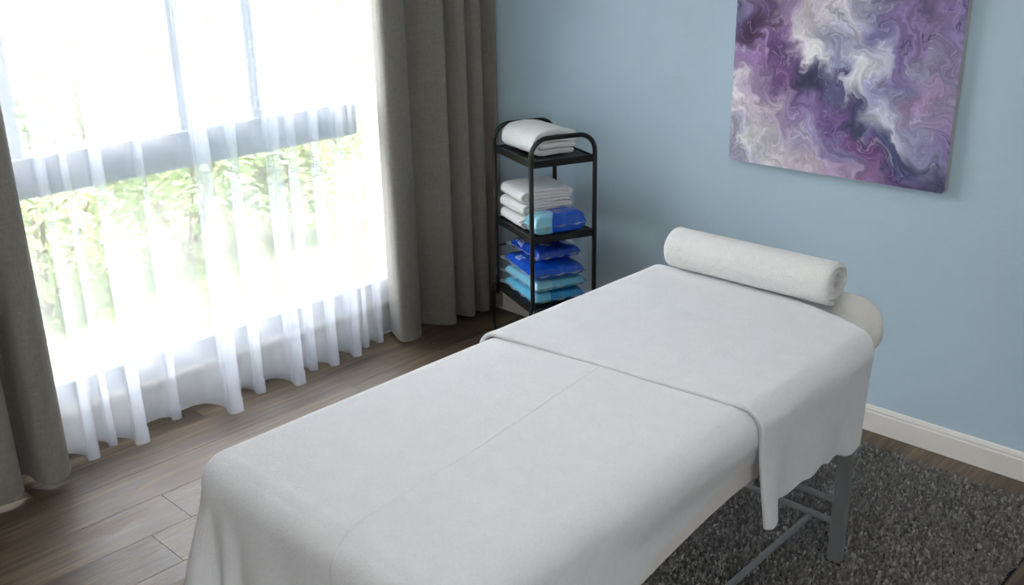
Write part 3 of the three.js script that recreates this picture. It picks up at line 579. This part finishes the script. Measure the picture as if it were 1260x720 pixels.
  const t = thing('wall_canvas', 'unframed canvas with marbled purple, lilac and white abstract swirls', 'wall art', [x0, y0, RZ0 + 0.001]);
  meshOf('stretcher_frame', new THREE.ExtrudeGeometry(s, { depth: T - 0.002, bevelEnabled: false, curveSegments: 6 }), std({ color: rgb(190, 190, 192), roughness: 0.8 }), t);
  const f = new THREE.ShapeGeometry(s, 6), p = f.attributes.position, uv = f.attributes.uv; for (let i = 0; i < p.count; i++) uv.setXY(i, p.getX(i) / w, p.getY(i) / h);
  const fe = new THREE.ExtrudeGeometry(s, { depth: 0.0015, bevelEnabled: false, curveSegments: 6 }), fp = fe.attributes.position, fu = fe.attributes.uv; for (let i = 0; i < fp.count; i++) fu.setXY(i, fp.getX(i) / w, fp.getY(i) / h);
  const face = meshOf('printed_face', fe, std({ map: art, roughness: 0.7, bumpMap: rep(weaveBump, 6), bumpScale: 0.0003 }), t); face.position.z = T - 0.002;
}

// ---------------------------------------------------------------- garden outside the window
const lawnTone = tex(256, (u, v) => { const k = sstep(0.4, 0.62, fbm(u * 6, v * 6, 4, 6, 6, 311)), g = 0.85 + 0.3 * (vnoise(u * 90, v * 90, 90, 90, 312) - 0.5); return [lerp(96, 150, k) / 255 * g, lerp(116, 148, k) / 255 * g, lerp(60, 112, k) / 255 * g]; }, true);
tag(meshOf('garden_ground', box(-40, RX0 - 0.2, -0.5, -0.15, -40, 25), std({ color: 0xffffff, roughness: 1, map: rep(lawnTone, 0.25) })), 'sunlit patchy lawn outside the window', 'ground').userData.kind = 'structure';
{
  const leaf = (() => { const g = new THREE.BufferGeometry(); g.setAttribute('position', new THREE.Float32BufferAttribute([0, 0, 0, 0.018, 0.004, 0.025, 0, -0.004, 0.03, -0.018, 0.004, 0.025, 0, 0, 0.065], 3)); g.setIndex([0, 1, 2, 0, 2, 3, 2, 1, 4, 2, 4, 3]); g.computeVertexNormals(); return g; })();
  const leafMats = [[152, 168, 124], [170, 180, 132], [140, 158, 120], [180, 186, 146]].map((c) => phys({ color: rgb(...c), roughness: 0.9, transmission: 0.35, thickness: 0, side: THREE.DoubleSide }));
  const bark = std({ color: rgb(110, 92, 74), roughness: 0.95 });
  const shrub = (x, z, h, w, count, kind, label) => {
    const t = thing('garden_shrub', label, 'shrub', [x, -0.15, z], 'shrubs outside the window');
    const stems = []; for (let k = 0; k < 5; k++) { const a = k * 1.26 + rr(-0.3, 0.3); stems.push(tube([[0, 0, 0], [Math.cos(a) * w * 0.15, h * 0.35, Math.sin(a) * w * 0.15], [Math.cos(a) * w * 0.32, h * 0.8, Math.sin(a) * w * 0.32]], 0.012, 8, 5)); }
    meshOf('stems', merge(stems), bark, t);
    const f = new THREE.InstancedMesh(leaf, leafMats[kind], count); f.name = 'foliage'; f.castShadow = f.receiveShadow = true; f.userData.kind = 'stuff';
    const m = new THREE.Matrix4(), q = new THREE.Quaternion(), e = new THREE.Euler(), c = new THREE.Color();
    for (let i = 0; i < count; i++) {
      const a = rr(0, 6.283), b = Math.acos(rr(-0.8, 1)), r = Math.cbrt(rr(0.25, 1)) * (0.75 + 0.5 * fbm(a * 1.5 + x, b * 2 + z, 2, 0, 0, 301)), s = rr(0.8, 1.9);
      e.set(rr(-1, 1), rr(0, 6.283), rr(-1, 1)); q.setFromEuler(e);
      m.compose(V(Math.sin(b) * Math.cos(a) * w / 2 * r, h * 0.55 + Math.cos(b) * h * 0.48 * r, Math.sin(b) * Math.sin(a) * w / 2 * r), q, V(s, s, s)); f.setMatrixAt(i, m);
      const k = rr(0.75, 1.15); c.setRGB(k, k, k * 0.95); f.setColorAt(i, c);
    }
    t.add(f);
  };
  [[-5.3, -1.9, 0.75, 0.9, 1, 'low yellow-green shrub just outside the lower window pane'], [-5.6, -2.9, 0.95, 1.1, 0, 'rounded mid green shrub close outside the window'], [-6.1, -4.0, 1.2, 1.2, 3, 'pale green shrub outside, behind the low rounded ones'], [-5.5, -3.6, 0.7, 0.8, 1, 'smallest yellow-green shrub outside the window'],
    [-7.2, -3.0, 1.0, 1.4, 2, 'broad grey-green shrub in the middle of the lawn outside'], [-7.6, -4.9, 1.2, 1.5, 1, 'broad yellow-green shrub in the middle of the lawn outside'], [-8.8, -4.0, 1.3, 1.6, 3, 'broad pale green shrub behind the grey-green one outside'], [-9.5, -6.3, 1.6, 1.9, 0, 'tall mid green shrub farther out on the lawn'],
    [-11.5, -5.2, 1.8, 2.2, 1, 'tall yellow-green shrub farther out on the lawn'], [-12.5, -7.6, 2.2, 2.6, 2, 'large grey-green shrub at the back of the garden'], [-14, -4.2, 1.8, 2.2, 3, 'large pale green shrub at the back of the garden'], [-15.5, -9.8, 2.4, 3.0, 1, 'largest yellow-green shrub at the back of the garden']].forEach(([x, z, h, w, k, label]) =>
    shrub(x, z, h, w, Math.round(1300 * Math.min(w, 2)), k, label));
}
scene.traverse((o) => { if (o.isMesh) o.castShadow = o.receiveShadow = true; });
renderer.render(scene, camera);
